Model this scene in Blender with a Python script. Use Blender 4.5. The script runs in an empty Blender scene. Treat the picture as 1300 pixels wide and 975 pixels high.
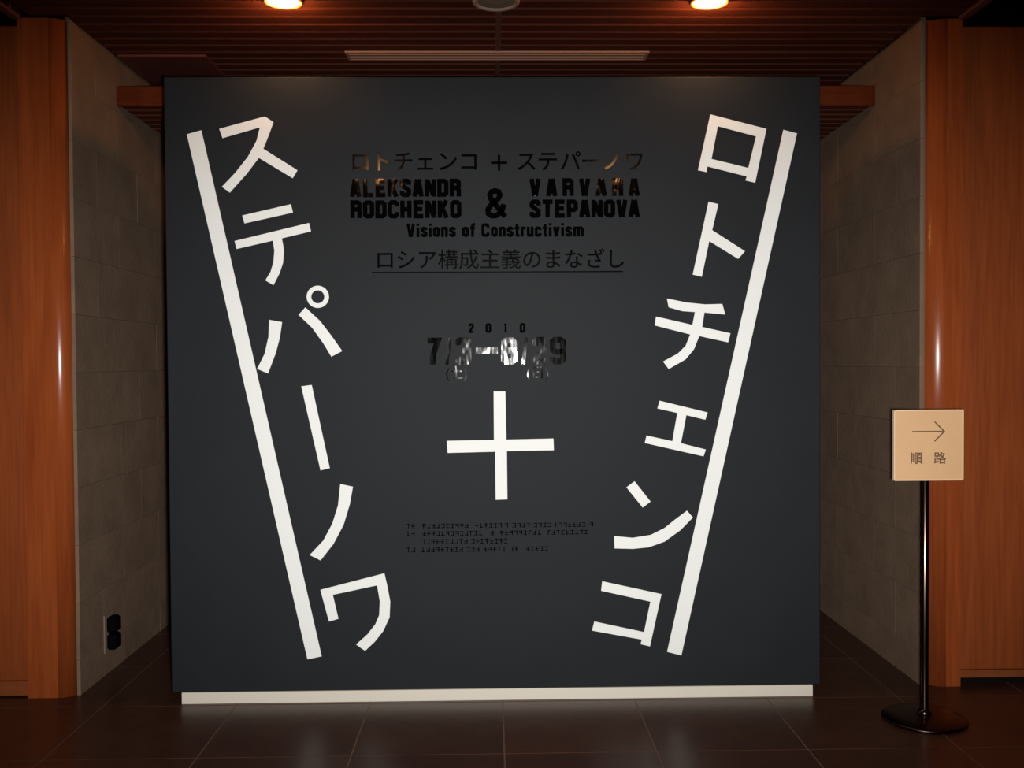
import bpy, bmesh, math, random
from mathutils import Vector, Matrix
random.seed(7)
S = bpy.context.scene
C = S.collection

# ------------------------------------------------------------------ camera
F_PX = 1264.0
cam_d = bpy.data.cameras.new('camera')
cam_d.sensor_width = 36.0
cam_d.lens = F_PX / 1300.0 * 36.0
cam = bpy.data.objects.new('camera', cam_d); C.objects.link(cam)
CAM = Vector((-0.018, -4.378, 1.488))
yaw, pitch, roll = -0.02006, -0.02076, 0.00616
Rm = (Matrix.Rotation(yaw, 3, 'Z') @ Matrix.Rotation(pitch, 3, 'X') @ Matrix.Rotation(roll, 3, 'Y'))
cam.matrix_world = Matrix.Translation(CAM) @ (Rm @ Matrix.Rotation(math.pi/2, 3, 'X')).to_4x4()
S.camera = cam

# ------------------------------------------------------------------ world and lights
S.view_settings.view_transform = 'Standard'
S.view_settings.look = 'None'
S.view_settings.gamma = 1.0
S.view_settings.use_curve_mapping = False
S.view_settings.exposure = 0.0
w = bpy.data.worlds.new('dark_hall'); S.world = w; w.use_nodes = True
w.node_tree.nodes['Background'].inputs[0].default_value = (0.02, 0.016, 0.014, 1)
w.node_tree.nodes['Background'].inputs[1].default_value = 0.2

# the photographer's flash, just right of the lens
fl = bpy.data.lights.new('camera_flash', 'SPOT')
fl.energy = 800; fl.color = (1.0, 0.985, 0.95)
fl.shadow_soft_size = 0.04; fl.spot_size = math.radians(60); fl.spot_blend = 1.0
flo = bpy.data.objects.new('camera_flash', fl); C.objects.link(flo)
flo.location = CAM + Vector((0.07, 0.02, -0.035))
flo.rotation_euler = (math.radians(86.5), 0, 0)
flo.scale = (1.7, 1.0, 1.0)      # a flash tube throws a wide, low beam

# ------------------------------------------------------------------ materials
def new_mat(name):
    m = bpy.data.materials.new(name); m.use_nodes = True
    nt = m.node_tree; b = nt.nodes['Principled BSDF']
    return m, nt, b
def plain(name, col, rough=0.6, metal=0.0, spec=0.5, emit=None, estr=0):
    m, nt, b = new_mat(name)
    b.inputs['Base Color'].default_value = (*col, 1); b.inputs['Roughness'].default_value = rough
    b.inputs['Metallic'].default_value = metal; b.inputs['Specular IOR Level'].default_value = spec
    if emit:
        b.inputs['Emission Color'].default_value = (*emit, 1); b.inputs['Emission Strength'].default_value = estr
    return m
def noisy(name, c1, c2, scale=(1, 1, 1), nscale=8, detail=6, rough=(0.5, 0.6), bump=0.0, spec=0.5, bscale=None, per_obj=0.0, c3=None):
    m, nt, b = new_mat(name); N = nt.nodes; L = nt.links
    tc = N.new('ShaderNodeNewGeometry'); mp = N.new('ShaderNodeMapping'); mp.inputs['Scale'].default_value = scale
    L.new(tc.outputs['Position'], mp.inputs['Vector'])
    vec = mp.outputs['Vector']
    if per_obj:
        oi = N.new('ShaderNodeObjectInfo'); ml = N.new('ShaderNodeMath'); ml.operation = 'MULTIPLY'; ml.inputs[1].default_value = 40
        L.new(oi.outputs['Random'], ml.inputs[0])
        ad = N.new('ShaderNodeVectorMath'); ad.operation = 'ADD'
        L.new(vec, ad.inputs[0]); L.new(ml.outputs[0], ad.inputs[1]); vec = ad.outputs[0]
    n = N.new('ShaderNodeTexNoise'); n.inputs['Scale'].default_value = nscale; n.inputs['Detail'].default_value = detail
    n.inputs['Roughness'].default_value = 0.6
    L.new(vec, n.inputs['Vector'])
    r = N.new('ShaderNodeValToRGB'); L.new(n.outputs['Fac'], r.inputs['Fac'])
    r.color_ramp.elements[0].position = 0.3; r.color_ramp.elements[0].color = (*c1, 1)
    r.color_ramp.elements[1].position = 0.7; r.color_ramp.elements[1].color = (*c2, 1)
    out = r.outputs['Color']
    if per_obj:
        mr = N.new('ShaderNodeMapRange'); L.new(oi.outputs['Random'], mr.inputs['Value'])
        mr.inputs['To Min'].default_value = 1 - per_obj; mr.inputs['To Max'].default_value = 1 + per_obj
        vm = N.new('ShaderNodeVectorMath'); vm.operation = 'SCALE'
        L.new(out, vm.inputs[0]); L.new(mr.outputs['Result'], vm.inputs['Scale']); out = vm.outputs[0]
    L.new(out, b.inputs['Base Color'])
    rr = N.new('ShaderNodeMapRange'); rr.inputs['To Min'].default_value = rough[0]; rr.inputs['To Max'].default_value = rough[1]
    L.new(n.outputs['Fac'], rr.inputs['Value']); L.new(rr.outputs['Result'], b.inputs['Roughness'])
    b.inputs['Specular IOR Level'].default_value = spec
    if bump:
        n2 = N.new('ShaderNodeTexNoise'); n2.inputs['Scale'].default_value = bscale or nscale * 6; n2.inputs['Detail'].default_value = 4
        L.new(vec, n2.inputs['Vector'])
        bp = N.new('ShaderNodeBump'); bp.inputs['Strength'].default_value = bump; bp.inputs['Distance'].default_value = 0.004
        L.new(n2.outputs['Fac'], bp.inputs['Height']); L.new(bp.outputs['Normal'], b.inputs['Normal'])
    return m

M = {}
def wood_mat(name, dark, mid, light, rough, grain=(22, 22, 1.1), knots=False, spec=0.5):
    """vertical-grain varnished timber: broad figure, fine grain and (for the doors) knots"""
    m, nt, b = new_mat(name); N = nt.nodes; L = nt.links
    g = N.new('ShaderNodeNewGeometry')
    mp = N.new('ShaderNodeMapping'); mp.inputs['Scale'].default_value = (4.5, 4.5, 0.45); L.new(g.outputs['Position'], mp.inputs['Vector'])
    n1 = N.new('ShaderNodeTexNoise'); n1.inputs['Scale'].default_value = 1.6; n1.inputs['Detail'].default_value = 3; n1.inputs['Distortion'].default_value = 0.8
    L.new(mp.outputs[0], n1.inputs['Vector'])
    mp2 = N.new('ShaderNodeMapping'); mp2.inputs['Scale'].default_value = grain; L.new(g.outputs['Position'], mp2.inputs['Vector'])
    n2 = N.new('ShaderNodeTexNoise'); n2.inputs['Scale'].default_value = 3; n2.inputs['Detail'].default_value = 6
    L.new(mp2.outputs[0], n2.inputs['Vector'])
    mx = N.new('ShaderNodeMath'); mx.operation = 'MULTIPLY_ADD'; mx.inputs[1].default_value = 0.55
    L.new(n1.outputs['Fac'], mx.inputs[0])
    m2 = N.new('ShaderNodeMath'); m2.operation = 'MULTIPLY'; m2.inputs[1].default_value = 0.45
    L.new(n2.outputs['Fac'], m2.inputs[0]); L.new(m2.outputs[0], mx.inputs[2])
    r = N.new('ShaderNodeValToRGB'); L.new(mx.outputs[0], r.inputs['Fac'])
    e = r.color_ramp.elements; e[0].position = 0.33; e[0].color = (*dark, 1); e[1].position = 0.68; e[1].color = (*light, 1)
    k = r.color_ramp.elements.new(0.5); k.color = (*mid, 1)
    out = r.outputs['Color']
    if knots:
        mk = N.new('ShaderNodeMapping'); mk.inputs['Scale'].default_value = (3.2, 3.2, 1.7); mk.inputs['Location'].default_value = (0.1, 0, 0.35)
        L.new(g.outputs['Position'], mk.inputs['Vector'])
        v = N.new('ShaderNodeTexVoronoi'); v.inputs['Scale'].default_value = 1.3; L.new(mk.outputs[0], v.inputs['Vector'])
        kr = N.new('ShaderNodeMapRange'); kr.inputs['From Min'].default_value = 0.03; kr.inputs['From Max'].default_value = 0.11
        kr.inputs['To Min'].default_value = 0.35; kr.inputs['To Max'].default_value = 1.0; L.new(v.outputs['Distance'], kr.inputs['Value'])
        vm = N.new('ShaderNodeVectorMath'); vm.operation = 'SCALE'; L.new(out, vm.inputs[0]); L.new(kr.outputs['Result'], vm.inputs['Scale']); out = vm.outputs[0]
    L.new(out, b.inputs['Base Color']); b.inputs['Roughness'].default_value = rough; b.inputs['Specular IOR Level'].default_value = spec
    return m
M['pillar'] = wood_mat('pillar_wood', (0.24, 0.048, 0.012), (0.31, 0.066, 0.016), (0.38, 0.088, 0.022), 0.25)
M['door'] = wood_mat('door_wood', (0.21, 0.042, 0.010), (0.28, 0.060, 0.014), (0.34, 0.078, 0.019), 0.38, knots=True)
M['rail'] = wood_mat('rail_wood', (0.22, 0.055, 0.016), (0.26, 0.068, 0.020), (0.32, 0.085, 0.026), 0.35, grain=(1.5, 20, 20))
M['beam'] = wood_mat('beam_wood', (0.075, 0.014, 0.004), (0.100, 0.019, 0.005), (0.13, 0.026, 0.008), 0.6, grain=(1.5, 20, 20), spec=0.08)
M['slat'] = noisy('slat_wood', (0.065, 0.015, 0.008), (0.10, 0.024, 0.012), scale=(0.6, 14, 14), nscale=4, rough=(0.6, 0.7), spec=0.15, per_obj=0.12)
M['hatch'] = noisy('hatch_wood', (0.11, 0.027, 0.017), (0.145, 0.036, 0.023), scale=(0.6, 14, 14), nscale=3, rough=(0.5, 0.6))
M['batten'] = plain('batten', (0.13, 0.05, 0.035), 0.5)
M['black'] = plain('black_void_paint', (0.006, 0.005, 0.005), 0.9, spec=0.1)
M['stone'] = noisy('wall_stone', (0.18, 0.117, 0.078), (0.24, 0.157, 0.104), nscale=5, rough=(0.75, 0.85), bump=0.5, bscale=60, spec=0.2, per_obj=0.04)
M['joint'] = plain('wall_joint', (0.18, 0.117, 0.078), 0.9, spec=0.1)
M['tile'] = noisy('floor_tile', (0.042, 0.015, 0.009), (0.062, 0.023, 0.014), nscale=9, rough=(0.30, 0.38), bump=0.15, bscale=35, spec=0.33, per_obj=0.10)
M['grout'] = plain('floor_grout', (0.14, 0.080, 0.058), 0.8)
M['panel'] = noisy('charcoal_panel_paint', (0.0142, 0.0160, 0.0188), (0.0165, 0.0185, 0.0215), nscale=3, rough=(0.58, 0.64), spec=0.14)
M['white'] = plain('white_vinyl', (0.86, 0.87, 0.85), 0.55, spec=0.2)
M['plinth'] = plain('plinth_paint', (0.74, 0.68, 0.58), 0.5)
M['gloss'] = plain('black_gloss_vinyl', (0.0012, 0.0012, 0.0013), 0.06, spec=0.5)
def wavy(m):
    nt = m.node_tree; N = nt.nodes; L = nt.links
    g = N.new('ShaderNodeNewGeometry'); mp = N.new('ShaderNodeMapping'); mp.inputs['Scale'].default_value = (1, 1, 0.45); mp.inputs['Location'].default_value = (0.31, 0, 0.2)
    n = N.new('ShaderNodeTexNoise'); n.inputs['Scale'].default_value = 17; n.inputs['Detail'].default_value = 2
    bp = N.new('ShaderNodeBump'); bp.inputs['Strength'].default_value = 1.0; bp.inputs['Distance'].default_value = 0.0017
    L.new(g.outputs['Position'], mp.inputs['Vector']); L.new(mp.outputs[0], n.inputs['Vector']); L.new(n.outputs['Fac'], bp.inputs['Height'])
    L.new(bp.outputs['Normal'], N['Principled BSDF'].inputs['Normal'] if 'Principled BSDF' in N else None)
wavy(M['gloss'])
M['gloss_thin'] = plain('black_vinyl', (0.0015, 0.0015, 0.0015), 0.10, spec=0.4)
M['sign'] = noisy('sign_board', (0.72, 0.435, 0.225), (0.77, 0.475, 0.255), nscale=4, rough=(0.45, 0.5))
M['sign_edge'] = plain('sign_edge', (0.86, 0.66, 0.46), 0.4)
M['print'] = plain('sign_print', (0.16, 0.085, 0.045), 0.6)
M['chrome'] = plain('dark_chrome', (0.10, 0.065, 0.05), 0.20, metal=1.0)
M['basem'] = plain('base_metal', (0.05, 0.035, 0.03), 0.3, metal=1.0)
M['plate'] = plain('outlet_plate', (0.22, 0.17, 0.13), 0.5)
M['socket'] = plain('outlet_socket', (0.0012, 0.0012, 0.0012), 0.7, spec=0.05)
M['lamp'] = plain('lamp_glass', (1, 0.9, 0.7), 0.4, emit=(1.0, 0.78, 0.42), estr=14)
M['lamp_ring'] = plain('lamp_ring', (0.5, 0.25, 0.12), 0.4)
M['vent_ring'] = plain('vent_ring', (0.36, 0.25, 0.20), 0.5)
M['vent_disc'] = plain('vent_disc', (0.24, 0.18, 0.13), 0.6)
M['diff'] = plain('diffuser_metal', (0.34, 0.17, 0.11), 0.5)
M['plaster'] = noisy('rear_plaster', (0.10, 0.08, 0.065), (0.14, 0.11, 0.09), nscale=4, rough=(0.8, 0.9))

M['year'] = plain('year_vinyl', (0.002, 0.002, 0.002), 0.7, spec=0.0)
# ------------------------------------------------------------------ helpers
def tag(o, label=None, cat=None, group=None, kind=None):
    if label: o['label'] = label
    if cat: o['category'] = cat
    if group: o['group'] = group
    if kind: o['kind'] = kind
    return o
def link(name, bm, mat, parent=None, loc=None, smooth=False, norm=True):
    me = bpy.data.meshes.new(name)
    if norm: bmesh.ops.recalc_face_normals(bm, faces=bm.faces[:])
    bm.to_mesh(me); bm.free()
    if smooth:
        for p in me.polygons: p.use_smooth = True
    me.materials.append(M[mat]); o = bpy.data.objects.new(name, me); C.objects.link(o)
    if loc: o.location = loc
    if parent: o.parent = parent
    return o
def empty(name, loc=(0, 0, 0)):
    o = bpy.data.objects.new(name, None); C.objects.link(o); o.location = loc; o.empty_display_size = 0.1
    return o
def box(bm, x0, x1, y0, y1, z0, z1, bev=0):
    r = bmesh.ops.create_cube(bm, size=1); vs = r['verts']
    for v in vs:
        v.co = Vector(((x0+x1)/2 + v.co.x*(x1-x0), (y0+y1)/2 + v.co.y*(y1-y0), (z0+z1)/2 + v.co.z*(z1-z0)))
    if bev:
        es = list({e for v in vs for e in v.link_edges})
        bmesh.ops.bevel(bm, geom=es, offset=bev, segments=1, affect='EDGES')
def boxo(name, mat, parent, *a, bev=0):
    bm = bmesh.new(); box(bm, *a, bev=bev); return link(name, bm, mat, parent)
def lathe(bm, prof, n=40, c=(0, 0)):
    rings = []
    for r, z in prof:
        if r < 1e-5: rings.append([bm.verts.new((c[0], c[1], z))])
        else: rings.append([bm.verts.new((c[0]+r*math.cos(2*math.pi*i/n), c[1]+r*math.sin(2*math.pi*i/n), z)) for i in range(n)])
    for a, b in zip(rings, rings[1:]):
        for i in range(n):
            j = (i+1) % n
            if len(a) == 1: bm.faces.new((a[0], b[i], b[j]))
            elif len(b) == 1: bm.faces.new((a[i], a[j], b[0]))
            else: bm.faces.new((a[i], a[j], b[j], b[i]))
def plate(bm, pts, y0, y1):
    """extrude an outline given in the x-z plane from y0 (front) to y1 (back)"""
    area = sum(pts[i-1][0]*pts[i][1] - pts[i][0]*pts[i-1][1] for i in range(len(pts)))
    if area < 0: pts = list(reversed(pts))
    f = [bm.verts.new((x, y0, z)) for x, z in pts]; k = [bm.verts.new((x, y1, z)) for x, z in pts]
    bm.faces.new(f); n = len(pts)
    for i in range(n):
        j = (i+1) % n
        bm.faces.new((f[j], f[i], k[i], k[j]))
def stroke(pts, w):
    """outline of a thick polyline with mitred corners"""
    P = [Vector(p) for p in pts]; L, Rr = [], []
    for i, p in enumerate(P):
        d0 = (p - P[i-1]).normalized() if i else None
        d1 = (P[i+1] - p).normalized() if i < len(P)-1 else None
        if d0 is None: n, k = Vector((-d1.y, d1.x)), 1
        elif d1 is None: n, k = Vector((-d0.y, d0.x)), 1
        else:
            t = (d0 + d1).normalized(); n = Vector((-t.y, t.x)); k = min(1/max(0.4, n.dot(Vector((-d0.y, d0.x)))), 1.8)
        L.append(p + n*w/2*k); Rr.append(p - n*w/2*k)
    return L, Rr
def stroke_mesh(bm, pts, w, y0, y1, closed=False):
    if closed: pts = list(pts) + [pts[0]]
    L, Rr = stroke(pts, w)
    for i in range(len(L)-1):
        plate(bm, [tuple(L[i]), tuple(L[i+1]), tuple(Rr[i+1]), tuple(Rr[i])], y0, y1)

# ------------------------------------------------------------------ FLOOR
fl_o = boxo('floor', 'grout', None, -3.6, 3.6, -6.4, 2.2, -0.05, -0.0012); tag(fl_o, 'dark brown glossy tiled floor with thin lighter joints', 'floor', kind='structure')
PT = 0.583; X0 = 0.020; Y0 = -0.028
def tile_mesh(w, d):
    bm = bmesh.new(); box(bm, -w/2, w/2, -d/2, d/2, -0.012, 0.0, bev=0.0006)
    me = bpy.data.meshes.new('floor_tile'); bm.to_mesh(me); bm.free(); me.materials.append(M['tile']); return me
tm = tile_mesh(PT-0.005, PT-0.005)
for i in range(-6, 6):
    for j in range(-11, 4):
        xa, ya = X0+i*PT, Y0+j*PT
        if xa < -3.55 or xa+PT > 3.6: continue
        o = bpy.data.objects.new('floor_tile', tm); C.objects.link(o); o.parent = fl_o
        o.location = (xa+PT/2, ya+PT/2, 0)

# ------------------------------------------------------------------ CEILING
CZ = 3.03
ce = boxo('ceiling', 'black', None, -2.11, 2.11, -6.4, 2.2, CZ+0.03, CZ+0.08); tag(ce, 'dark red-brown slatted timber ceiling over the entrance recess', 'ceiling', kind='structure')
def slat_mesh(L):
    bm = bmesh.new(); box(bm, -L/2, L/2, -0.038, 0.038, 0, 0.022, bev=0.003)
    me = bpy.data.meshes.new('slat'); bm.to_mesh(me); bm.free(); me.materials.append(M['slat']); return me
SP = 0.100
holes = []
for y in (-0.11,): holes = [(-0.89, -0.11, 0.078), (0.922, -0.11, 0.078), (0.012, -0.11, 0.10)]
mesh_out = slat_mesh(2.06); mesh_in = slat_mesh(1.90)
for k in range(-62, 21):
    y = k*SP + 0.035
    m_ = mesh_out if y < 0.09 else mesh_in
    L_ = 2.06 if y < 0.09 else 1.90
    xc = 0.02
    for sgn in (-1, 1):
        o = bpy.data.objects.new('slat', m_); C.objects.link(o); o.parent = ce
        o.location = (xc + sgn*(0.004+L_/2) if y < 0.09 else xc + sgn*(0.004+L_/2), y, CZ)
boxo('joint_batten', 'batten', ce, 0.010, 0.034, -6.3, 2.1, CZ-0.004, CZ+0.012, bev=0.002)
for sgn, nm in ((-1, 'l'), (1, 'r')):
    a, b = sorted((sgn*2.085, sgn*2.125))
    boxo('edge_batten', 'batten', ce, a, b, -6.3, 0.085, CZ-0.012, CZ+0.03, bev=0.003)
# higher dark ceiling either side of the slatted field
for n, (a, b) in enumerate(((-3.6, -2.125), (2.125, 3.6))):
    o = boxo('ceiling_side', 'black', ce, a, b, -6.4, 0.4, CZ+0.22, CZ+0.28)
    c = boxo('ceiling_return', 'black', ce, (-2.16 if n == 0 else 2.125), (-2.125 if n == 0 else 2.16), -6.4, 0.085, CZ+0.0, CZ+0.28)

# ------------------------------------------------------------------ RECESS SIDE WALLS with coursed stone blocks
def side_wall(name, xin, sgn, label):
    xo = xin + sgn*0.03
    a, b = sorted((xo, xo+sgn*0.22))
    wl = boxo(name, 'joint', None, a, b, 0.215, 2.2, 0, CZ+0.06); tag(wl, label, 'wall', kind='structure')
    wl2 = boxo('wall_nib', 'joint', wl, *sorted((xin+sgn*0.007, xin+sgn*0.032)), 0.145, 0.3, 0, CZ+0.02)
    CH = 0.26; z = -0.10; row = 0
    while z < CZ:
        z0 = max(z, 0.0); z1 = min(z+CH, CZ)
        y = 0.130 if row % 2 == 0 else 0.130-0.27; c = 0
        while y < 2.1:
            y0 = max(y, 0.130); y1 = min(y+0.54, 2.15)
            if y1-y0 > 0.02:
                pr = random.uniform(-0.0006, 0.0006)
                p0, p1 = sorted((xin+pr, xin+sgn*0.0295))
                if y0 < 0.16: boxo('stone_block', 'stone', wl, *sorted((xin+pr, xin+sgn*0.016)), y0, y1-0.0012, z0, z1-0.0012, bev=0.0004)
                else: boxo('stone_block', 'stone', wl, p0, p1, y0, y1-0.0012, z0, z1-0.0012, bev=0.0004)
            y += 0.54
        z += CH; row += 1
    return wl
wL = side_wall('wall_left', -1.885, -1, 'grey-brown coursed stone wall on the left side of the recess')
wR = side_wall('wall_right', 1.935, 1, 'grey-brown coursed stone wall on the right side of the recess')
tag(boxo('wall_back', 'plaster', None, -2.1, 2.15, 2.16, 2.3, 0, 3.1), 'dark wall at the back of the recess', 'wall', kind='structure')

# walls of the hall round the camera
tag(boxo('wall_rear', 'plaster', None, -3.7, 3.7, -6.5, -6.4, 0, 3.4), 'plain hall wall behind the camera', 'wall', kind='structure')
tag(boxo('wall_hall_left', 'plaster', None, -3.7, -3.58, -6.4, 0.5, 0, 3.4), 'plain hall wall far to the left', 'wall', kind='structure')
tag(boxo('wall_hall_right', 'plaster', None, 3.58, 3.7, -6.4, 0.5, 0, 3.4), 'plain hall wall far to the right', 'wall', kind='structure')
tag(boxo('wall_fascia_left', 'black', None, -3.6, -2.1, 0.30, 0.42, 0, 3.35), 'black wall above and behind the left timber door', 'wall', kind='structure')
tag(boxo('wall_fascia_right', 'black', None, 2.14, 3.6, 0.30, 0.42, 0, 3.35), 'black wall above and behind the right timber door', 'wall', kind='structure')

# ------------------------------------------------------------------ TIMBER PILLARS with a big rounded arris
def pillar(name, xe, xo, label, r=0.092):
    """xe: recess-side edge (rounded), xo: outer edge"""
    s = 1 if xe > xo else -1; yf = 0.098; bm = bmesh.new()
    pts = [(xo, yf)]
    for i in range(13):
        t = math.radians(90*i/12); pts.append((xe - s*r + s*r*math.sin(t), yf + r - r*math.cos(t)))
    pts += [(xe, 0.213), (xo, 0.213)]
    lo = [bm.verts.new((x, y, 0.0)) for x, y in pts]; hi = [bm.verts.new((x, y, CZ-0.002)) for x, y in pts]
    bm.faces.new(lo); bm.faces.new(hi); n = len(pts)
    for i in range(n):
        j = (i+1) % n; f = bm.faces.new((lo[i], lo[j], hi[j], hi[i]))
        if 1 <= i <= 12: f.smooth = True
    o = link(name, bm, 'pillar'); tag(o, label, 'pillar', kind='structure'); return o
pillar('trim_1', -1.904, -2.108, 'reddish varnished timber pillar with rounded edge left of the recess', r=0.068)
pillar('trim_2', 1.952, 2.112, 'reddish varnished timber pillar with rounded edge right of the recess')

def door(name, x0, x1, zb, label, rh=0.066):
    d = empty(name, ((x0+x1)/2, 0.14, 0)); tag(d, label, 'door', kind='structure')
    cx = (x0+x1)/2
    def bo(nm, mat, *a, bev=0):
        a = list(a); a[0] -= cx; a[1] -= cx; a[2] -= 0.14; a[3] -= 0.14
        return boxo(nm, mat, d, *a, bev=bev)
    bo('leaf', 'door', x0, x1, 0.118, 0.16, zb+rh+0.002, 3.000, bev=0.003)
    bo('bottom_rail', 'rail', x0, x1, 0.113, 0.16, zb, zb+rh, bev=0.003)
    bo('kick_plate', 'black', x0, x1, 0.150, 0.18, 0.0, zb)
    bo('head_track', 'black', x0, x1, 0.150, 0.28, 3.002, 3.20)
    return d
door('door_1', -3.55, -2.114, 0.006, 'wide reddish timber door leaf left of the left pillar, bottom rail lighter')
door('door_2', 2.118, 3.55, 0.034, 'wide knotty timber door leaf behind the arrow sign, right of the right pillar', rh=0.035)

# ------------------------------------------------------------------ SOFFIT BEAM behind the display wall
bmx = boxo('trim_3', 'beam', None, -1.883, 1.933, 0.66, 0.685, 2.785, 2.885, bev=0.004); tag(bmx, 'low reddish timber beam crossing the recess behind the display wall', 'beam', kind='structure')
boxo('soffit_board', 'black', bmx, -1.883, 1.933, 0.686, 2.15, 2.815, 2.83)
k = 0
y = 0.70
sm = bpy.data.meshes.new('soffit_slat'); b_ = bmesh.new(); box(b_, -1.905, 1.905, 0, 0.07, 0, 0.020, bev=0.002); b_.to_mesh(sm); b_.free(); sm.materials.append(M['slat'])
while y < 2.05:
    o = bpy.data.objects.new('soffit_slat', sm); C.objects.link(o); o.parent = bmx; o.location = (0.025, y, 2.794); y += 0.1

# ------------------------------------------------------------------ CEILING FITTINGS
hx = boxo('ceiling_hatch', 'hatch', None, -1.862, -1.425, 0.622, 1.06, CZ-0.012, CZ-0.0005, bev=0.002)
tag(hx, 'smooth brown timber hatch panel set in the slatted ceiling at upper left', 'hatch')

ad = empty('air_diffuser', (0.02, 0.635, CZ)); tag(ad, 'long narrow pale air diffuser in the ceiling above the display wall', 'diffuser')
boxo('frame', 'diff', ad, -0.752, 0.752, -0.072, 0.072, -0.010, -0.001, bev=0.002)
for q in (-0.04, 0.0, 0.04):
    boxo('blade', 'diff', ad, -0.735, 0.735, q-0.014, q+0.014, -0.015, -0.0095, bev=0.002)

def downlight(x, y, label, e=1.0):
    t = empty('downlight', (x, y, CZ)); tag(t, label, 'downlight', 'lit round ceiling downlights')
    bm = bmesh.new(); lathe(bm, [(0.068, 0.02), (0.078, -0.001), (0.083, -0.006), (0.078, -0.010), (0.068, -0.008), (0.066, 0.02)]); link('trim_ring', bm, 'lamp_ring', t, smooth=True)
    bm = bmesh.new(); lathe(bm, [(0.0665, 0.0), (0.0665, -0.006), (0.055, -0.011), (0.03, -0.014), (0.0, -0.015)]); link('lamp_lens', bm, 'lamp', t, smooth=True)
    ld = bpy.data.lights.new('downlight_glow', 'POINT'); ld.energy = 5.8*e; ld.color = (1.0, 0.42, 0.13); ld.shadow_soft_size = 0.05
    lo = bpy.data.objects.new('downlight_glow', ld); C.objects.link(lo); lo.parent = t; lo.location = (0, 0, -0.07)
    sd = bpy.data.lights.new('downlight_beam', 'SPOT'); sd.energy = 3*e; sd.color = (1.0, 0.60, 0.30); sd.spot_size = math.radians(110); sd.spot_blend = 0.6; sd.shadow_soft_size = 0.05
    so = bpy.data.objects.new('downlight_beam', sd); C.objects.link(so); so.parent = t; so.location = (0, 0, -0.03)
downlight(-0.891, -0.11, 'glowing round downlight in the ceiling above the left part of the display wall')
downlight(0.922, -0.11, 'glowing round downlight in the ceiling above the right part of the display wall')
downlight(-0.891, -3.35, 'glowing downlight behind the view, mirrored in the glossy letters at left', 0.5)
downlight(0.922, -3.35, 'glowing downlight behind the view, mirrored in the glossy letters at right', 0.5)

cs = empty('ceiling_speaker', (0.010, -0.11, CZ)); tag(cs, 'unlit pale round fitting in the ceiling between the two glowing downlights', 'ceiling fitting')
bm = bmesh.new(); lathe(bm, [(0.078, 0.01), (0.080, -0.008), (0.092, -0.014), (0.100, -0.008), (0.101, 0.0)]); link('rim', bm, 'vent_ring', cs, smooth=True)
bm = bmesh.new(); lathe(bm, [(0.082, -0.004), (0.05, -0.008), (0.0, -0.010)]); link('grille', bm, 'vent_disc', cs, smooth=True)

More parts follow.
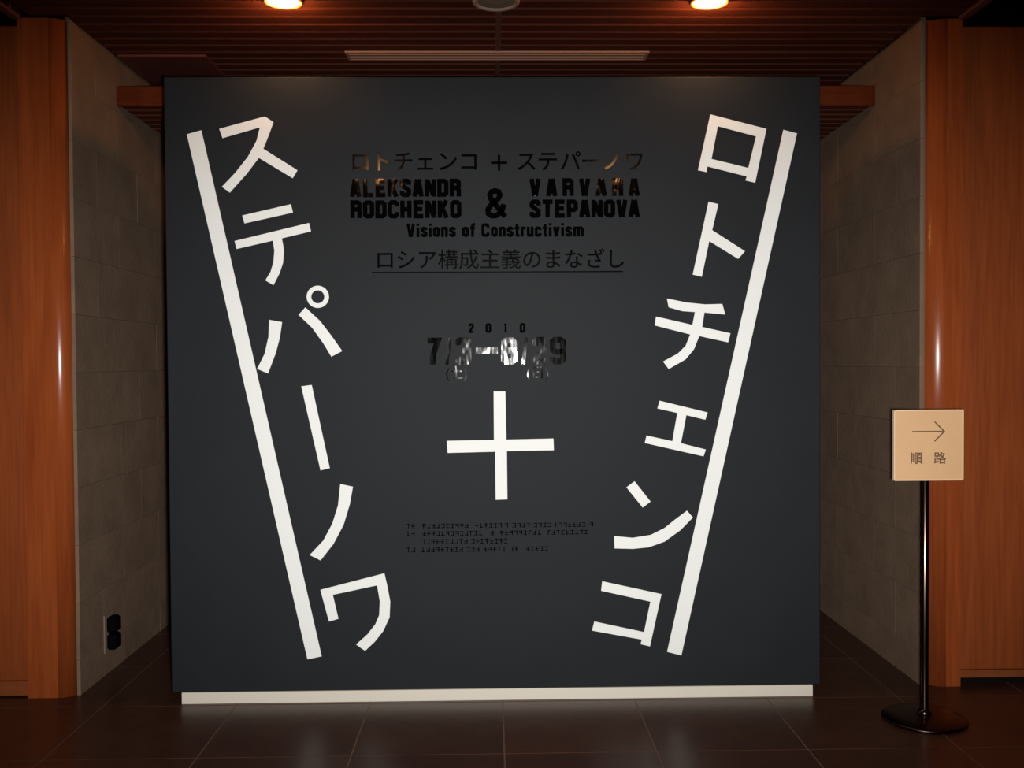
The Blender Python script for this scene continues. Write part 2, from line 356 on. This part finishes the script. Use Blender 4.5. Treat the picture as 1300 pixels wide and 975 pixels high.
# ------------------------------------------------------------------ DISPLAY WALL
dw = empty('display_wall', (0, 0, 0)); tag(dw, 'big square charcoal exhibition title wall with slanting white katakana', 'display wall')
HW = 1.4347
boxo('panel', 'panel', dw, -HW, HW, 0.0, 0.36, 0.05, 2.74, bev=0.003)
pl = boxo('plinth', 'plinth', dw, -HW+0.045, HW-0.035, -0.004, 0.33, 0.0, 0.0495); tag(pl, 'low off-white base strip')
YF, YB = -0.0025, 0.001
G = {
    'su': [(-1.1967, 2.515), (-0.9985, 2.5685), (-0.9615, 2.544), (-0.9797, 2.4951), (-1.0069, 2.4285), (-0.8598, 2.335), (-0.8808, 2.3007), (-1.0269, 2.3893), (-1.0796, 2.3208), (-1.1541, 2.2386), (-1.1881, 2.2642), (-1.1286, 2.3258), (-1.0739, 2.3943), (-1.0359, 2.4628), (-1.0205, 2.5216), (-1.1826, 2.4748)] ,
    'te1': [(-1.1014, 2.1393), (-0.8899, 2.1878), (-0.8814, 2.1514), (-1.092, 2.1049)] ,
    'te2': [(-1.136, 2.0284), (-0.8121, 2.1059), (-0.8036, 2.0695), (-0.9308, 2.0394), (-0.9215, 1.9862), (-0.927, 1.9321), (-0.9422, 1.8878), (-0.9694, 1.8357), (-1.0045, 1.8566), (-0.9815, 1.8929), (-0.9682, 1.9372), (-0.9638, 1.9864), (-0.9701, 2.0297), (-1.1276, 1.9939)] ,
    'pa1': [(-0.9897, 1.6846), (-0.9337, 1.6744), (-0.9443, 1.6053), (-0.9638, 1.5362), (-0.9973, 1.4504), (-1.0443, 1.4705), (-1.0111, 1.5365), (-0.9935, 1.6105)] ,
    'pa2': [(-0.8317, 1.738), (-0.7683, 1.6785), (-0.7196, 1.6139), (-0.6729, 1.5464), (-0.7205, 1.5219), (-0.7545, 1.5795), (-0.803, 1.649), (-0.8616, 1.7056)] ,
    'cho': [(-0.853, 1.3931), (-0.8076, 1.3987), (-0.7323, 1.0329), (-0.7729, 1.0233)] ,
    'no': [(-0.6871, 0.9629), (-0.6318, 0.9505), (-0.6464, 0.8729), (-0.674, 0.7835), (-0.7194, 0.6991), (-0.7766, 0.6269), (-0.8239, 0.6513), (-0.7638, 0.7145), (-0.7235, 0.7889), (-0.6979, 0.8684)] ,
    'wa': [(-0.7789, 0.4971), (-0.4974, 0.5671), (-0.485, 0.5119), (-0.4727, 0.4417), (-0.4763, 0.3717), (-0.5046, 0.3119), (-0.5398, 0.2672), (-0.585, 0.2246), (-0.6245, 0.2532), (-0.5744, 0.2977), (-0.5392, 0.3423), (-0.5219, 0.3822), (-0.5184, 0.4422), (-0.5297, 0.5144), (-0.7246, 0.4745), (-0.7008, 0.3682), (-0.7426, 0.3567)] ,
    'ro': [(0.9481, 2.5751), (1.1956, 2.5116), (1.1454, 2.276), (1.1024, 2.286), (1.1084, 2.3038), (0.9347, 2.3478), (0.9307, 2.3231), (0.8928, 2.3311), (0.9481, 2.5751), (0.981, 2.5237), (0.9527, 2.3804), (1.1155, 2.3405), (1.1496, 2.479), (0.981, 2.5237)] ,
    'to': [(0.9394, 2.1933), (0.9823, 2.1823), (0.9551, 2.0683), (1.1, 1.9754), (1.0699, 1.9418), (0.942, 2.0207), (0.9087, 1.8639), (0.8687, 1.874)] ,
    'chi': [(0.7542, 1.7692), (0.8421, 1.7509), (0.9221, 1.7425), (0.9992, 1.7441), (1.0121, 1.6973), (0.92, 1.7067), (0.9099, 1.643), (1.035, 1.6144), (1.0249, 1.5746), (0.8968, 1.6032), (0.8736, 1.5456), (0.8365, 1.5009), (0.7613, 1.4585), (0.7364, 1.4916), (0.8015, 1.5261), (0.8366, 1.5607), (0.8568, 1.6104), (0.6999, 1.6511), (0.706, 1.6899), (0.8669, 1.6522), (0.878, 1.7089), (0.822, 1.7132), (0.7621, 1.7304)] ,
    'e': [(0.7208, 1.3191), (0.9331, 1.2657), (0.923, 1.2337), (0.8388, 1.2544), (0.8145, 1.1305), (0.9247, 1.1017), (0.9146, 1.0717), (0.6542, 1.1328), (0.6623, 1.1657), (0.7764, 1.1398), (0.7988, 1.2646), (0.7107, 1.2852)] ,
    'n1': [(0.6085, 0.9638), (0.6793, 0.873), (0.6442, 0.8472), (0.5724, 0.937)] ,
    'n2': [(0.5164, 0.7221), (0.5996, 0.7133), (0.6799, 0.7255), (0.7402, 0.7551), (0.7905, 0.7948), (0.8408, 0.8314), (0.8668, 0.8011), (0.8104, 0.7444), (0.74, 0.6948), (0.6697, 0.6704), (0.5994, 0.6641), (0.5192, 0.6669)] ,
    'ko': [(0.4635, 0.5219), (0.7262, 0.4618), (0.6742, 0.2296), (0.633, 0.2402), (0.6381, 0.2603), (0.4174, 0.3032), (0.4276, 0.3433), (0.6483, 0.2935), (0.6769, 0.4291), (0.4583, 0.4797)] ,
    'plus': [(-0.011, 1.365), (0.0404, 1.3647), (0.0439, 1.1524), (0.2509, 1.1556), (0.2524, 1.1041), (0.0454, 1.1015), (0.0464, 0.8887), (-0.005, 0.8873), (-0.0067, 1.0995), (-0.215, 1.0957), (-0.2189, 1.149), (-0.0111, 1.1516)] ,
    's1': [(-1.3369, 2.4918), (-1.274, 2.5091), (-0.776, 0.2029), (-0.8387, 0.1904)] ,
    's2': [(1.2706, 2.5075), (1.3306, 2.4916), (0.814, 0.1876), (0.7506, 0.2045)] ,

}
def glyph(name, keys, label=None, mat='white'):
    bm = bmesh.new()
    for k_ in keys:
        if k_ == 'ring':
            cx, cz, ro, ri = -0.777, 1.784, 0.0486, 0.0285
            n = 40
            for i in range(n):
                a, b = 2*math.pi*i/n, 2*math.pi*(i+1)/n
                plate(bm, [(cx+ro*math.cos(a), cz+ro*math.sin(a)), (cx+ro*math.cos(b), cz+ro*math.sin(b)), (cx+ri*math.cos(b), cz+ri*math.sin(b)), (cx+ri*math.cos(a), cz+ri*math.sin(a))], YF, YB)
        else: plate(bm, G[k_], YF, YB)
    o = link(name, bm, mat, dw, norm=False)
    if label: o['label'] = label
    return o
for ks, lb in ((('su',), 'large white katakana su'), (('te1', 'te2'), 'large white katakana te'), (('pa1', 'pa2', 'ring'), 'large white katakana pa with small ring'),
               (('cho',), 'large white long-vowel bar'), (('no',), 'large white katakana no'), (('wa',), 'large white katakana wa'),
               (('ro',), 'large white katakana ro'), (('to',), 'large white katakana to'), (('chi',), 'large white katakana chi'),
               (('e',), 'large white small katakana e'), (('n1', 'n2'), 'large white katakana n'), (('ko',), 'large white katakana ko')):
    glyph('letter', ks, lb)
glyph('slanting_stripe', ('s1',), 'long white stripe slanting down at left'); glyph('slanting_stripe', ('s2',), 'long white stripe slanting down at right')
glyph('plus_sign', ('plus',), 'large white plus sign at centre')

# ---- glossy black condensed lettering (stroke paths in millimetre-like units on a 13 x 22 cell)
U = 1/289.6
CAP = {
 'A': (13, [[(2.3, 0), (5.7, 22)], [(10.7, 0), (7.3, 22)], [(3.4, 6), (9.6, 6)]]),
 'L': (11.5, [[(2.4, 22), (2.4, 2.2), (11.5, 2.2)]]),
 'E': (11.5, [[(11.5, 19.8), (2.4, 19.8), (2.4, 2.2), (11.5, 2.2)], [(2.4, 11.2), (10.5, 11.2)]]),
 'K': (13, [[(2.4, 0), (2.4, 22)], [(3.5, 9.5), (10.4, 22)], [(5.5, 12), (10.6, 0)]]),
 'S': (13, [[(10.5, 15), (10.5, 18.3), (8.8, 19.8), (4.2, 19.8), (2.5, 18.3), (2.5, 14.5), (10.5, 8), (10.5, 3.7), (8.8, 2.2), (4.2, 2.2), (2.5, 3.7), (2.5, 7)]]),
 'N': (13, [[(2.4, 0), (2.4, 22)], [(10.6, 0), (10.6, 22)], [(3.2, 20), (9.8, 2)]]),
 'D': (13, [[(2.4, 11), (2.4, 19.6), (8.4, 19.6), (10.6, 17.6), (10.6, 4.4), (8.4, 2.4), (2.4, 2.4), (2.4, 11)]]),
 'R': (13, [[(2.4, 0), (2.4, 19.8), (8.6, 19.8), (10.5, 18), (10.5, 13), (8.6, 11), (3, 11)], [(8.2, 11), (10.6, 8.5), (10.6, 0)]]),
 'O': (13, [[(2.4, 11), (2.4, 17.6), (4.4, 19.6), (8.6, 19.6), (10.6, 17.6), (10.6, 4.4), (8.6, 2.4), (4.4, 2.4), (2.4, 4.4), (2.4, 11)]]),
 'C': (13, [[(10.6, 14.5), (10.6, 17.6), (8.6, 19.8), (4.4, 19.8), (2.4, 17.6), (2.4, 4.4), (4.4, 2.2), (8.6, 2.2), (10.6, 4.4), (10.6, 7.5)]]),
 'H': (13, [[(2.4, 0), (2.4, 22)], [(10.6, 0), (10.6, 22)], [(2.4, 11), (10.6, 11)]]),
 'V': (13, [[(2.3, 22), (5.9, 0)], [(10.7, 22), (7.1, 0)]]),
 'T': (12, [[(0, 19.8), (12, 19.8)], [(6, 0), (6, 19)]]),
 'P': (13, [[(2.4, 0), (2.4, 19.8), (8.6, 19.8), (10.5, 18), (10.5, 11.4), (8.6, 9.4), (3, 9.4)]]),
}
def word(name, txt, x, z, pitch, table, t, hs=1.0, ws=1.0, mat='gloss'):
    for i, ch in enumerate(txt):
        if ch == ' ': continue
        w_, paths = table[ch]; bm = bmesh.new(); off = (pitch - w_*ws)/2 if pitch else 0
        for k_, p_ in enumerate(paths):
            stroke_mesh(bm, [(x+(off+i*pitch+a*ws)*U, z+b*hs*U) for a, b in p_], t*U, YF-0.0003*k_, YB)
        link(name, bm, mat, dw, norm=False)
word('title_letter', 'ALEKSANDR', -0.6352, 2.2190, 15.75, CAP, 5.7, ws=1.07)
word('title_letter', 'RODCHENKO', -0.6340, 2.1262, 15.75, CAP, 5.7, ws=1.07)
word('title_letter', 'VARVARA', 0.1400, 2.2198, 21.0, CAP, 5.7, ws=1.07)
word('title_letter', 'STEPANOVA', 0.1490, 2.1268, 15.75, CAP, 5.7, ws=1.07)
# ampersand
bm = bmesh.new()
AMP = [(26, 1.5), (20, 9), (8, 24), (6.5, 29), (8.5, 33), (13, 34.5), (18, 33), (19.5, 29), (17.5, 24.5), (7, 15.5), (4, 10.5), (4.6, 5.5), (8.5, 2.8), (14, 2.8), (19, 6), (23, 12), (24, 17.5)]
stroke_mesh(bm, [(-0.045+a*U, 2.1250+b*U) for a, b in AMP], 6.8*U, YF, YB); link('ampersand', bm, 'gloss', dw, norm=False)
# subtitle
LOW = {
 'V': (11, [[(2, 17), (5, 0)], [(9, 17), (6, 0)]]), 'C': (10.5, [[(8.5, 11.5), (8.5, 13.8), (7, 15.2), (3.6, 15.2), (2, 13.8), (2, 3.2), (3.6, 1.8), (7, 1.8), (8.5, 3.2), (8.5, 5.5)]]),
 'i': (4, [[(2, 0), (2, 12)], [(2, 14), (2, 17)]]), 's': (8.4, [[(6.6, 8.6), (6.6, 10), (5.5, 11), (2.9, 11), (1.8, 10), (1.8, 8), (6.6, 4.8), (6.6, 2.8), (5.5, 1.7), (2.9, 1.7), (1.8, 2.8), (1.8, 4.2)]]),
 'o': (8.6, [[(3, 1.8), (1.8, 3), (1.8, 9.6), (3, 10.8), (5.6, 10.8), (6.8, 9.6), (6.8, 3), (5.6, 1.8), (3, 1.8)]]),
 'n': (8.6, [[(1.8, 0), (1.8, 12.6)], [(2, 10.2), (4, 11), (6, 11), (6.8, 9.8), (6.8, 0)]]),
 'f': (6, [[(6.2, 15.6), (4, 15.6), (3, 14.4), (3, 0)], [(0, 11), (6, 11)]]), 't': (6, [[(3, 16), (3, 2.6), (3.8, 1.6), (6, 1.6)], [(0, 11), (6, 11)]]),
 'r': (6.2, [[(1.8, 0), (1.8, 12.6)], [(2, 9.6), (4, 11), (6.2, 11)]]), 'u': (8.6, [[(1.8, 12.6), (1.8, 2.6), (2.8, 1.6), (4.6, 1.6), (6.6, 2.6)], [(6.8, 0), (6.8, 12.6)]]),
 'c': (8.4, [[(6.8, 8), (6.8, 9.8), (5.6, 10.9), (3, 10.9), (1.8, 9.8), (1.8, 2.8), (3, 1.7), (5.6, 1.7), (6.8, 2.8), (6.8, 4.6)]]),
 'v': (8.6, [[(1.8, 12.6), (4, 0)], [(6.8, 12.6), (4.6, 0)]]), 'm': (13.4, [[(1.8, 0), (1.8, 12.6)], [(2, 10.8), (5.6, 10.8), (6.7, 9.6), (6.7, 0)], [(7, 10.8), (10.5, 10.8), (11.6, 9.6), (11.6, 0)]]),
}
txt = 'Visions of Constructivism'
tw = sum(5 if c == ' ' else LOW[c][0] for c in txt); gap = (225 - tw)/(len(txt)-1)
px = 0
for ch in txt:
    if ch != ' ':
        bm = bmesh.new()
        for k_, p_ in enumerate(LOW[ch][1]): stroke_mesh(bm, [(-0.388+(px+a)*U, 2.0430+b*U) for a, b in p_], 3.8*U, YF-0.0003*k_, YB)
        link('subtitle_letter', bm, 'gloss', dw, norm=False)
    px += (5 if ch == ' ' else LOW[ch][0]) + gap
# dates
DIG = {
 '7': (17, [[(0, 30.6), (13.2, 30.6), (7.5, 14), (6, 0)]]), '/': (7, [[(1.4, 0), (5.6, 34)]]),
 '3': (19, [[(3.2, 24.5), (3.2, 29), (5.8, 30.8), (12.8, 30.8), (15.6, 28.6), (15.6, 20.5), (12.5, 18), (8, 18)], [(12.5, 18), (15.6, 15), (15.6, 5.6), (12.8, 3.2), (5.8, 3.2), (3.2, 5.2), (3.2, 10)]]),
 '-': (28, [[(0, 17.5), (28, 17.5)]]),
 '8': (19, [[(9.5, 17.4), (5.4, 17.4), (3.4, 20), (3.4, 28), (6, 30.4), (13, 30.4), (15.6, 28), (15.6, 20), (13.6, 17.4), (9.5, 17.4)], [(9.5, 17.4), (5.4, 17.4), (3.2, 14.5), (3.2, 6), (6, 3.6), (13, 3.6), (15.8, 6), (15.8, 14.5), (13.6, 17.4), (9.5, 17.4)]]),
 '2': (18, [[(3.2, 23), (3.2, 28.6), (5.8, 30.8), (12, 30.8), (14.8, 28.4), (14.8, 21), (3.6, 7), (3.2, 3.2), (17.5, 3.2)]]),
 '9': (20, [[(3.4, 9), (3.4, 5.4), (6, 3.2), (13.4, 3.2), (16.4, 5.8), (16.4, 28.2), (13.4, 30.8), (6, 30.8), (3.2, 28.4), (3.2, 18), (5.8, 15.5), (15, 15.5)]]),
 '0': (19, [[(3.2, 17), (3.2, 28.4), (6, 30.8), (13, 30.8), (15.8, 28.4), (15.8, 5.6), (13, 3.2), (6, 3.2), (3.2, 5.6), (3.2, 17)]]),
 '1': (12, [[(3, 27), (8, 31), (8, 0)]]),
}
def date_glyph(ch, xpx, x0, z0, s=1.0, t=6.4, name='date_digit', mat='gloss'):
    bm = bmesh.new()
    for k_, p_ in enumerate(DIG[ch][1]): stroke_mesh(bm, [(x0+(xpx+a*s)*U, z0+b*s*U) for a, b in p_], t*s*U, YF-0.0003*k_, YB)
    link(name, bm, mat, dw, norm=False)
for ch, q in (('7', 0), ('/', 23), ('3', 36), ('-', 61), ('8', 94), ('/', 120), ('2', 134), ('9', 156)):
    date_glyph(ch, q, -0.2995, 1.4840, t=(4.2 if ch == '/' else 7.6))
for ch, q in zip('2010', (0, 21.5, 44, 65)):
    date_glyph(ch, q, -0.1180, 1.6235, s=0.34, t=8.5, name='year_digit', mat='year')

# ---- Japanese lines set in the built-in face, turned into thin solid mesh
def jp(name, txt, x, z, size, parent=None, mat='gloss_thin', bold=0.0, y=None, align='CENTER', per_char=True, pitch=None, kind=None, label=None, pos=None, depth=0.0012):
    par = parent or dw; outs = []
    items = [(c, x + i*pitch) for i, c in enumerate(txt)] if per_char else [(txt, x)]
    for c, xx in items:
        if c == ' ': continue
        cu = bpy.data.curves.new(name, 'FONT'); cu.body = c; cu.size = size; cu.align_x = align; cu.align_y = 'CENTER'
        cu.extrude = depth; cu.offset = bold; cu.resolution_u = 3; cu.fill_mode = 'BOTH'
        to = bpy.data.objects.new('tmp', cu); C.objects.link(to)
        bpy.context.view_layer.update()
        me = bpy.data.meshes.new_from_object(to.evaluated_get(bpy.context.evaluated_depsgraph_get()))
        bpy.data.objects.remove(to); bpy.data.curves.remove(cu)
        me.materials.clear(); me.materials.append(M[mat])
        xs = [v.co.x for v in me.vertices]; ys = [v.co.y for v in me.vertices]
        o = bpy.data.objects.new(name, me); C.objects.link(o); o.parent = par
        o.rotation_euler = (math.pi/2, 0, 0)
        o.location = (xx, (y if y is not None else -0.0010), z)
        if kind: o['kind'] = kind
        outs.append(o)
    return outs
def row(txt, centres, zc, size, name, **k):
    for c, xpx in zip(txt, centres): jp(name, c, (xpx-624.3)*U - 0.0015, zc, size, pitch=0, **k)
row('ロトチェンコ', (455, 482, 509, 537, 565, 592), 2.366, 0.095, 'heading_character', bold=0.0010)
row('ステパーノワ', (665, 692, 721, 747, 774, 802), 2.366, 0.095, 'heading_character', bold=0.0010)
bm = bmesh.new(); stroke_mesh(bm, [(-0.0165, 2.366), (0.0545, 2.366)], 3.2*U, YF, YB); stroke_mesh(bm, [(0.019, 2.331), (0.019, 2.401)], 3.2*U, YF, YB); link('small_plus', bm, 'gloss_thin', dw)
row('ロシア構成主義のまなざし', [485+26.6*i for i in range(12)], 1.938, 0.092, 'subheading_character', bold=0.0008)
boxo('underline', 'gloss_thin', dw, -0.5406, 0.5613, YF, YB, 1.886, 1.8915)
row('(土)', (563, 574, 586), 1.4435, 0.062, 'weekday_character', bold=0.0008, mat='gloss')
row('(日)', (666, 678, 690), 1.4435, 0.062, 'weekday_character', bold=0.0008, mat='gloss')

# ---- illegible credit lines: rows of tiny marks
for zc, spans, h in ((0.7740, ((509, 521), (529, 588), (596, 628), (634, 640), (644, 666), (671, 692), (697, 738), (743, 748)), 6.5),
                     (0.7405, ((509, 521), (529, 607), (616, 622), (628, 682), (688, 741)), 6.5),
                     (0.7045, ((528, 584), (591, 634)), 7.5), (0.6690, ((509, 521), (528, 578), (585, 598), (607, 633), (640, 652), (661, 686)), 7)):
    bm = bmesh.new()
    for a, b in spans:
        q = a
        while q < b:
            cw = 6.0
            x0_ = (q-624.3)*U
            for r_ in range(2): 
                z_ = zc + random.choice((-0.35, 0, 0.35))*h*U
                box(bm, x0_, x0_+cw*0.78*U, -0.0018, YB, z_-0.45*U, z_+0.45*U)
            xx = x0_+random.uniform(0.15, 0.6)*cw*U
            box(bm, xx, xx+1.1*U, -0.0018, YB, zc-h*0.45*U, zc+h*0.45*U)
            q += cw
    o = link('credit_line', bm, 'gloss_thin', dw); o['kind'] = 'stuff'

# ------------------------------------------------------------------ WALL OUTLET on the left recess wall
wo = empty('wall_outlet', (-1.885, 0.45, 0.20)); tag(wo, 'black double power socket low on the left stone wall', 'outlet')
boxo('plate', 'plate', wo, 0.0005, 0.008, -0.055, 0.055, -0.092, 0.092, bev=0.003)
for z_ in (-0.041, 0.041):
    sk = boxo('socket', 'socket', wo, 0.0075, 0.052, -0.036, 0.036, z_-0.038, z_+0.038, bev=0.009)
    bm = bmesh.new(); box(bm, 0.0515, 0.054, -0.014, 0.014, z_-0.012, z_+0.012, bev=0.001); link('cap', bm, 'socket', sk)

# ------------------------------------------------------------------ SIGN STAND
SX, SY = 1.765, -0.315
ss = empty('sign_stand', (SX, SY, 0)); tag(ss, 'metal pole stand with square cream arrow sign in front of the right pillar', 'sign stand')
bm = bmesh.new(); lathe(bm, [(0.0, 0.0), (0.163, 0.0), (0.168, 0.004), (0.168, 0.010), (0.163, 0.014), (0.10, 0.020), (0.032, 0.026), (0.0, 0.027)], n=64); b0 = link('base', bm, 'basem', ss, smooth=True)
bm = bmesh.new(); lathe(bm, [(0.0, 0.024), (0.028, 0.024), (0.028, 0.032), (0.024, 0.042), (0.0165, 0.046)], n=32); link('collar', bm, 'chrome', ss, smooth=True)
bm = bmesh.new(); lathe(bm, [(0.016, 0.030), (0.016, 1.265), (0.012, 1.27), (0.0, 1.27)], n=32); link('pole', bm, 'chrome', ss, smooth=True)
bm = bmesh.new(); box(bm, -0.03, 0.03, -0.022, -0.012, 1.08, 1.22, bev=0.002); link('bracket', bm, 'chrome', ss)
sb = boxo('sign_board', 'sign', ss, -0.1415, 0.1415, -0.034, -0.022, 1.0, 1.286, bev=0.002); sb['label'] = 'square cream board with arrow and two characters'
yf = -0.0352; yb = -0.0338
for nm, a in (('edge_strip', (-0.143, 0.143, yf-0.001, -0.021, 1.284, 1.288)), ('edge_strip', (-0.143, 0.143, yf-0.001, -0.021, 0.998, 1.002)), ('edge_strip', (-0.1435, -0.140, yf-0.001, -0.021, 0.998, 1.288)), ('edge_strip', (0.140, 0.1435, yf-0.001, -0.021, 0.998, 1.288))):
    boxo(nm, 'sign_edge', sb, *a)
bm = bmesh.new(); Z = 1.199
stroke_mesh(bm, [(-0.068, Z), (0.062, Z)], 0.0052, yf, yb); stroke_mesh(bm, [(0.024, Z+0.040), (0.064, Z), (0.024, Z-0.040)], 0.0052, yf-0.0002, yb)
link('arrow', bm, 'print', sb)
for c, xx in (('順', -0.050), ('路', 0.046)):
    jp('sign_character', c, xx, 1.0865, 0.052, parent=sb, mat='print', bold=0.0008, y=-0.0350, pitch=0, depth=0.0006)
